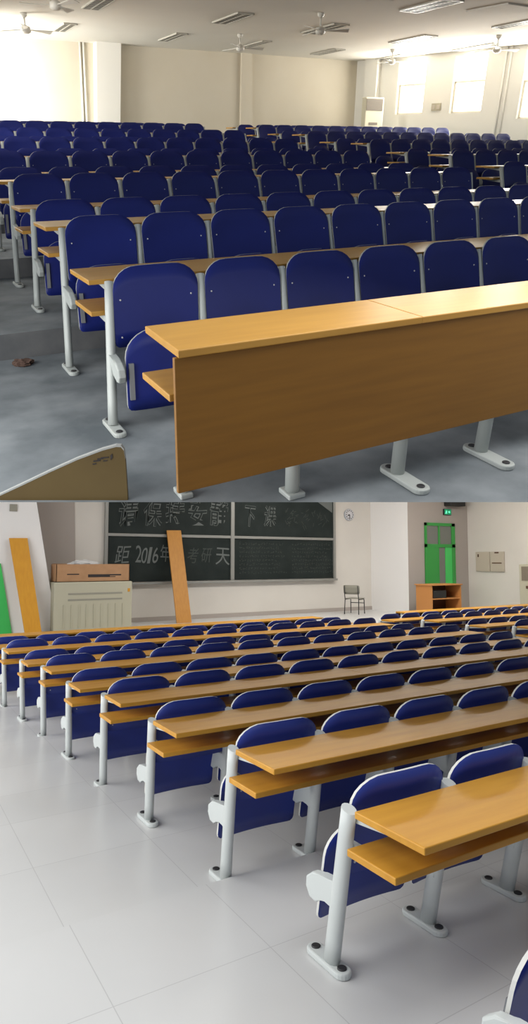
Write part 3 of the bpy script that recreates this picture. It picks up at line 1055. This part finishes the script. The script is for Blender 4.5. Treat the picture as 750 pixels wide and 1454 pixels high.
for ch, px, rot in (('请', 182, .03), ('保', 218, -.03), ('持', 249, .02), ('安', 281, .04), ('静', 312, -.02)):
    hollow_char(ch, px, 728, 27, 38, panels[0], -.004, rot)
for ch, px, py, w_, h_, mt in (('距', 175, 787, 20, 24, 'chalk'), ('2', 197, 787, 8, 24, 'chalk'), ('0', 206, 788, 8, 22, 'chalk'), ('1', 213, 788, 4, 23, 'chalk'), ('6', 221, 789, 8, 22, 'chalk'), ('年', 235, 786, 14, 24, 'chalk'),
                           ('考', 275, 788, 15, 22, 'chalk_dim'), ('研', 294, 788, 14, 20, 'chalk_dim'), ('天', 317, 790, 20, 24, 'chalk')):
    chalk_char(ch, px, py, w_, h_, mt, panels[2], .014, 0.0, .03 * math.sin(px))
hollow_char('下', 355, 733, 15, 30, panels[1], -.004)
hollow_char('课', 384, 733, 18, 30, panels[1], -.004)
# rows of small faint chalk notes
bm = bm_new()
for col in range(2):
    for row in range(9):
        x = xm + .22 + col * (Wb - xm) * .5
        end = x + (Wb - xm) * (.34 + .12 * random.random())
        z = Hm - .17 - row * .105
        if z < .15: break
        while x < end:
            w = .03 + .05 * random.random()
            for _ in range(3):
                dx, dz = (random.random() - .3) * w * .6, (random.random() - .5) * .05
                a = V((x + dx, .015, z + dz))
                d = V((w * (.3 + .5 * random.random()), 0, (random.random() - .5) * .05))
                n_ = V((-d.z, 0, d.x)).normalized() * .005
                quad(bm, [a - n_, a + d - n_, a + d + n_, a + n_])
            x += w + .025
o = obj('chalk_notes', mesh('chalk_notes', bm, 'chalk_dim'), panels[3])
o['label'] = 'rows of faint small chalk notes'
bm = bm_new()
for _ in range(46):
    x = xm + (Wb - xm) * (.50 + .44 * random.random())
    z = Hm + (Ht - Hm) * (.30 + .35 * random.random())
    a = V((x, -.004, z)); d = V(((random.random() - .5) * .25, 0, (random.random() - .5) * .25))
    n_ = V((-d.z, 0, d.x)).normalized() * .006
    quad(bm, [a - n_, a + d - n_, a + d + n_, a + n_])
obj('chalk_scribble', mesh('chalk_scribble', bm, 'chalk_dim'), panels[1])
bm = bm_new()
p = LO.ony(474, 713, ybb)
zz = p.z - zb_
prism(bm, [(Wb - .55, -.006, zz - .02), (Wb - .05, -.006, zz - .30), (Wb - .05, -.006, zz + .2), (Wb - .55, -.006, zz + .2)], (0, .004, 0))
obj('chalk_smear', mesh('chalk_smear', bm, 'chalk'), panels[1])['label'] = 'pale wiped corner'

# wall clock
p = LO.ony(496, 731, YW - .03)
r_ = 8.5 / FPX * (LO.px(p)[2])
t = thing('wall_clock', 'round white wall clock beside the blackboard', 'clock', LO, (p.x, YW - .002, p.z))
bm = bm_new(); tube(bm, [(0, 0, 0), (0, -.03, 0), (0, -.045, 0)], [r_, r_, r_ * .93], 28); obj('case', mesh('case', bm, 'clock_rim'), t)
bm = bm_new(); tube(bm, [(0, -.044, 0), (0, -.048, 0)], [r_ * .86, r_ * .86], 28); dial = obj('dial', mesh('dial', bm, 'clock'), t)
bm = bm_new()
for k in range(12):
    a = k * PI / 6
    c_ = V((math.sin(a) * r_ * .7, -.050, math.cos(a) * r_ * .7))
    box(bm, c_ - V((.014, .001, .014)), c_ + V((.014, .001, .014)))
obj('hour_mark', mesh('hour_mark', bm, 'print'), dial)
bm = bm_new()
for a, ll, w in ((PI, .62, .012), (-1.9, .42, .016)):
    d, n_ = V((math.sin(a), 0, math.cos(a))), V((math.cos(a), 0, -math.sin(a)))
    slab(bm, [n_ * w + V((0, -.052, 0)), d * r_ * ll + n_ * w + V((0, -.052, 0)), d * r_ * ll - n_ * w + V((0, -.052, 0)), -n_ * w + V((0, -.052, 0))], (0, -.003, 0))
obj('clock_hand', mesh('clock_hand', bm, 'print'), dial)

# plain chair on the platform
pc = LO.onz(504, 871.5, ZS)
t = thing('chair', 'plain school chair with grey back and dark tube legs near the front wall', 'chair', LO, (pc.x, pc.y, ZS), rotz=math.radians(28))
s_ = .40
hb = .76
bm = bm_new(); plate(bm, .44, .24, .016, .05, .05, lambda x, v: V((-.215 - .03 * v / .24, x, hb - .24 + v)) + V((.02 * (2 * x / .44) ** 2, 0, 0)), 12, 3)
for v in bm.verts: pass
obj('backrest', mesh('backrest', bm, ['seatgrey', 'ply']), t)
bm = bm_new(); box(bm, (-.20, -.21, s_), (.21, .21, s_ + .018), 0, .006); obj('seat', mesh('seat', bm, 'seatgrey'), t)
for s in (-1, 1):
    bm = bm_new(); tube(bm, [(-.24, s * .185, hb - .02), (-.22, s * .19, s_ + .1), (-.19, s * .19, s_), (-.22, s * .20, 0)], .013, 8); obj('leg', mesh('leg', bm, 'tube'), t)
    bm = bm_new(); tube(bm, [(-.19, s * .19, s_ - .012), (.17, s * .19, s_ - .012), (.19, s * .19, s_ - .04), (.205, s * .195, 0)], .013, 8); obj('leg', mesh('leg', bm, 'tube'), t)
bm = bm_new(); tube(bm, [(.195, -.19, s_ - .12), (.195, .19, s_ - .12)], .010, 8); obj('stretcher', mesh('stretcher', bm, 'tube'), t)

# green door with transom
yd_ = yd - .03
dx0, dx1 = LO.ony(604, 790, yd_).x, LO.ony(646, 790, yd_).x
zdt = LO.ony(630, 743, yd_).z
zdm = LO.ony(628, 775, yd_).z
bm = bm_new()
fr = .09
for lo, hi in (((dx0, yd_ - .03, ZS), (dx0 + fr * .6, yd_ + .02, zdt)), ((dx1 - fr * 1.5, yd_ - .03, ZS), (dx1, yd_ + .02, zdt)), ((dx0, yd_ - .03, zdt - fr * .9), (dx1, yd_ + .02, zdt)), ((dx0, yd_ - .03, zdm - fr * .5), (dx1, yd_ + .02, zdm + fr * .5)),
               (((dx0 + dx1) / 2 - .08, yd_ - .025, zdm), ((dx0 + dx1) / 2 - .02, yd_ + .02, zdt))): box(bm, lo, hi)
d2 = struct('door_2', bm, 'green', LO)
bm = bm_new(); box(bm, (dx0 + .02, yd_ - .005, zdm + .02), (dx1 - .02, yd_ + .01, zdt - .02)); obj('transom_glass', mesh('transom_glass', bm, 'dglass'), d2)
wdr = dx1 - dx0
bm = bm_new(); box(bm, (dx0 + .04, yd_ - .02, ZS), (dx0 + wdr * .45, yd_ + .005, zdm - .04)); obj('door_leaf', mesh('door_leaf', bm, 'green'), d2)
bm = bm_new(); box(bm, (dx0 + wdr * .66, yd_ - .02, ZS), (dx1 - .10, yd_ + .005, zdm - .04)); obj('door_leaf', mesh('door_leaf', bm, 'green_b'), d2)
bm = bm_new(); box(bm, (dx0 + wdr * .45, yd_ - .004, ZS), (dx0 + wdr * .66, yd_ + .012, zdm - .04)); obj('door_gap', mesh('door_gap', bm, 'dglass'), d2)

# exit sign
p = LO.ony(636, 727, yd - .05)
k_ = LO.px(p)[2] / FPX
t = thing('exit_sign', 'glowing green emergency exit sign above the green door', 'sign', LO, (p.x, yd - .002, p.z))
hw, hh = 6.6 * k_ / .9, 4.3 * k_
bm = bm_new(); box(bm, (-hw, -.05, -hh), (hw, 0, hh), 0, .006); obj('sign_case', mesh('sign_case', bm, 'black'), t)
bm = bm_new(); box(bm, (-hw * .90, -.054, -hh * .86), (hw * .90, -.048, hh * .86)); face = obj('sign_face', mesh('sign_face', bm, 'exit'), t)
bm = bm_new()


def st(x0, z0, x1, z1, w=.10):
    a, b = V((x0 * hw, -.056, z0 * hh)), V((x1 * hw, -.056, z1 * hh))
    d = (b - a).normalized()
    n_ = V((-d.z, 0, d.x)) * w * hh
    quad(bm, [a - n_, b - n_, b + n_, a + n_])


for q in ((-.42, .5, -.36, .5, .16), (-.40, .28, -.46, -.10, .16), (-.46, -.10, -.30, -.32, .1), (-.30, -.32, -.40, -.6, .1), (-.46, -.10, -.62, -.45, .1), (-.62, -.45, -.76, -.45, .1),
          (-.40, .2, -.22, .02, .08), (-.42, .22, -.62, .12, .08), (.0, 0, .55, 0, .1), (.55, 0, .35, .35, .1), (.55, 0, .35, -.35, .1)): st(*q)
obj('running_figure', mesh('running_figure', bm, 'exit_mark'), face)
# black speaker high on the wall
p = LO.ony(645, 716, yd - .1)
bm = bm_new(); box(bm, (p.x - 13 * k_ / .85, yd - .25, p.z - .055), (p.x + 13 * k_ / .85, yd - .001, p.z + .35), 0, .01)
o = obj('wall_speaker', mesh('wall_speaker', bm, 'black'), room=LO)
tag(o, 'black loudspeaker box high on the wall over the exit sign', 'speaker')

# electric boxes on the right wall
c = [LO.onx(a, b, xe) for a, b in ((677, 784), (697, 783), (717, 783), (677, 811), (697, 812), (717, 812))]
z1_, z0_ = (c[0].z + c[2].z) / 2, (c[3].z + c[5].z) / 2
y0_, ym_, y1_ = c[0].y, c[1].y, c[2].y
for nm, ya_, yb_, lb in (('electric_box', y0_, ym_ + .01, 'beige electric box on the side wall, the one nearer the door'), ('electric_box', ym_ - .01, y1_, 'beige electric box on the side wall with a printed dark line')):
    t = thing(nm, lb, 'electric box', LO, (xe, yb_, z0_), 'electric boxes on the side wall')
    w_ = abs(ya_ - yb_)
    bm = bm_new(); box(bm, (-.05, 0, 0), (-.001, w_, z1_ - z0_), 0, .01); obj('case', mesh('case', bm, 'ecab'), t)
    bm = bm_new(); box(bm, (-.056, .04, .04), (-.048, w_ - .04, z1_ - z0_ - .04), 0, .003); dd = obj('cover', mesh('cover', bm, 'ecab'), t)
    bm = bm_new()
    if 'printed' in lb:
        box(bm, (-.058, w_ * .15, .22), (-.054, w_ * .85, .25)); box(bm, (-.058, w_ * .35, .5), (-.054, w_ * .65, .54))
        obj('printed_line', mesh('printed_line', bm, 'lect_dk'), dd)
    else:
        box(bm, (-.064, w_ - .12, .4), (-.054, w_ - .08, .48)); obj('latch', mesh('latch', bm, 'lect_dk'), dd)

# air conditioner on the right edge
q0, q1 = LO.onx(741, 801, xe - .3), LO.onx(741, 862, xe - .3)
t = thing('air_conditioner', 'cream standing air conditioner cut by the picture edge beside the electric boxes', 'air conditioner', LO, (xe - .42, q0.y - .7, -.185))
hz = q0.z + .185
bm = bm_new(); box(bm, (0, 0, 0), (.40, .70, hz), 0, .02); obj('cabinet', mesh('cabinet', bm, 'ac_lo'), t)
bm = bm_new(); box(bm, (-.012, .08, hz - .42), (.01, .62, hz - .06)); obj('air_grille', mesh('air_grille', bm, 'ac_dark'), t)
bm = bm_new(); box(bm, (-.012, .2, hz - .62), (.01, .5, hz - .55)); obj('control_panel', mesh('control_panel', bm, 'lect_dk'), t)

# lectern
yl0 = 11.35
a, b = LO.ony(591, 831, yl0), LO.ony(613, 831, yl0)
c = LO.ony(655, 832, yl0)
t = thing('lectern', 'orange wooden lectern with dark open shelves beside the green door', 'lectern', LO, (b.x, yl0, ZS))
wL, hL = c.x - b.x, (a.z + c.z) / 2 - ZS
dl = LO.onx(591, 845, b.x).y - yl0 if True else .9
dl = min(max(dl, .5), 1.6)
bm = bm_new(); box(bm, (0, 0, 0), (.03, dl, hL)); obj('side_panel', mesh('side_panel', bm, 'lect'), t)
bm = bm_new(); box(bm, (wL - .03, 0, 0), (wL, dl, hL)); obj('side_panel', mesh('side_panel', bm, 'lect'), t)
bm = bm_new(); box(bm, (.03, dl - .03, 0), (wL - .03, dl, hL)); obj('rear_panel', mesh('rear_panel', bm, 'lect_dk'), t)
bm = bm_new(); box(bm, (-.03, -.03, hL), (wL + .03, dl + .03, hL + .03), 0, .006); obj('top', mesh('top', bm, 'lect'), t)
for z in (hL * .55, hL * .12):
    bm = bm_new(); box(bm, (.03, .02, z), (wL - .03, dl - .03, z + .025)); obj('shelf', mesh('shelf', bm, 'lect'), t)
bm = bm_new(); box(bm, (.12, .06, hL * .55 + .026), (wL * .55, .4, hL * .55 + .22), 0, .01)
o = obj('amplifier', mesh('amplifier', bm, 'black'), room=LO, loc=(b.x, yl0, ZS))
tag(o, 'dark amplifier unit standing on the shelf inside the lectern', 'amplifier')


# ================================================================== light
def area(name, room, loc, target, sx, sy, energy, col=(1, 1, 1)):
    l = bpy.data.lights.new(name, 'AREA')
    l.shape = 'RECTANGLE'
    l.size, l.size_y = sx, sy
    l.energy = energy
    l.color = col
    o = bpy.data.objects.new(name, l)
    C.objects.link(o)
    p, q = room.M @ V(loc), room.M @ V(target)
    o.location = p
    o.rotation_euler = (q - p).to_track_quat('-Z', 'Y').to_euler()
    return o


w = bpy.data.worlds.new('world')
sc.world = w
w.use_nodes = True
w.node_tree.nodes['Background'].inputs[0].default_value = (0.80, 0.88, 1.0, 1)
w.node_tree.nodes['Background'].inputs[1].default_value = 0.30
# concrete hall: daylight from windows along both side walls
area('daylight_left', UP, (-1.2, 12, 2.6), (9, 13, 3.6), 14, 2.4, 820, (1, .97, .92))
area('daylight_corner', UP, (1.6, 19.6, 2.6), (6.0, 21.4, 2.4), 2.2, 2.2, 420, (1, .98, .93))
for i, (a, b, zb) in enumerate(us):
    c = W((a + b) / 2, (zb + ZT) / 2, .12)
    area(f'daylight_window_{i + 1}', UP, c, c + wn * 3 + V((0, 0, .2)), 1.5, 1.6, 120, (1, .97, .90))
area('daylight_right', UP, W(8, 2.4, .2), W(8, 3.2, 6), 6, 2.2, 140, (1, .97, .92))
# white hall: unseen overhead fill lamps added to brighten it, daylight from the left
area('fill_rear', LO, (3.0, 1.2, 3.2), (3.0, 1.6, 0), 5, 1.4, 75, (1, .98, .95))
area('fill_middle', LO, (8.5, 9.2, 4.0), (8.5, 9.4, 0), 9, 1.2, 300, (1, .96, .90))
area('fill_front', LO, (10, 10.6, 4.1), (11, 11.4, 0), 9, 1.0, 110, (1, .95, .88))
area('daylight_side', LO, (-1.4, 6, 2.2), (6, 6.5, .4), 9, 2.4, 325, (1, .99, .97))
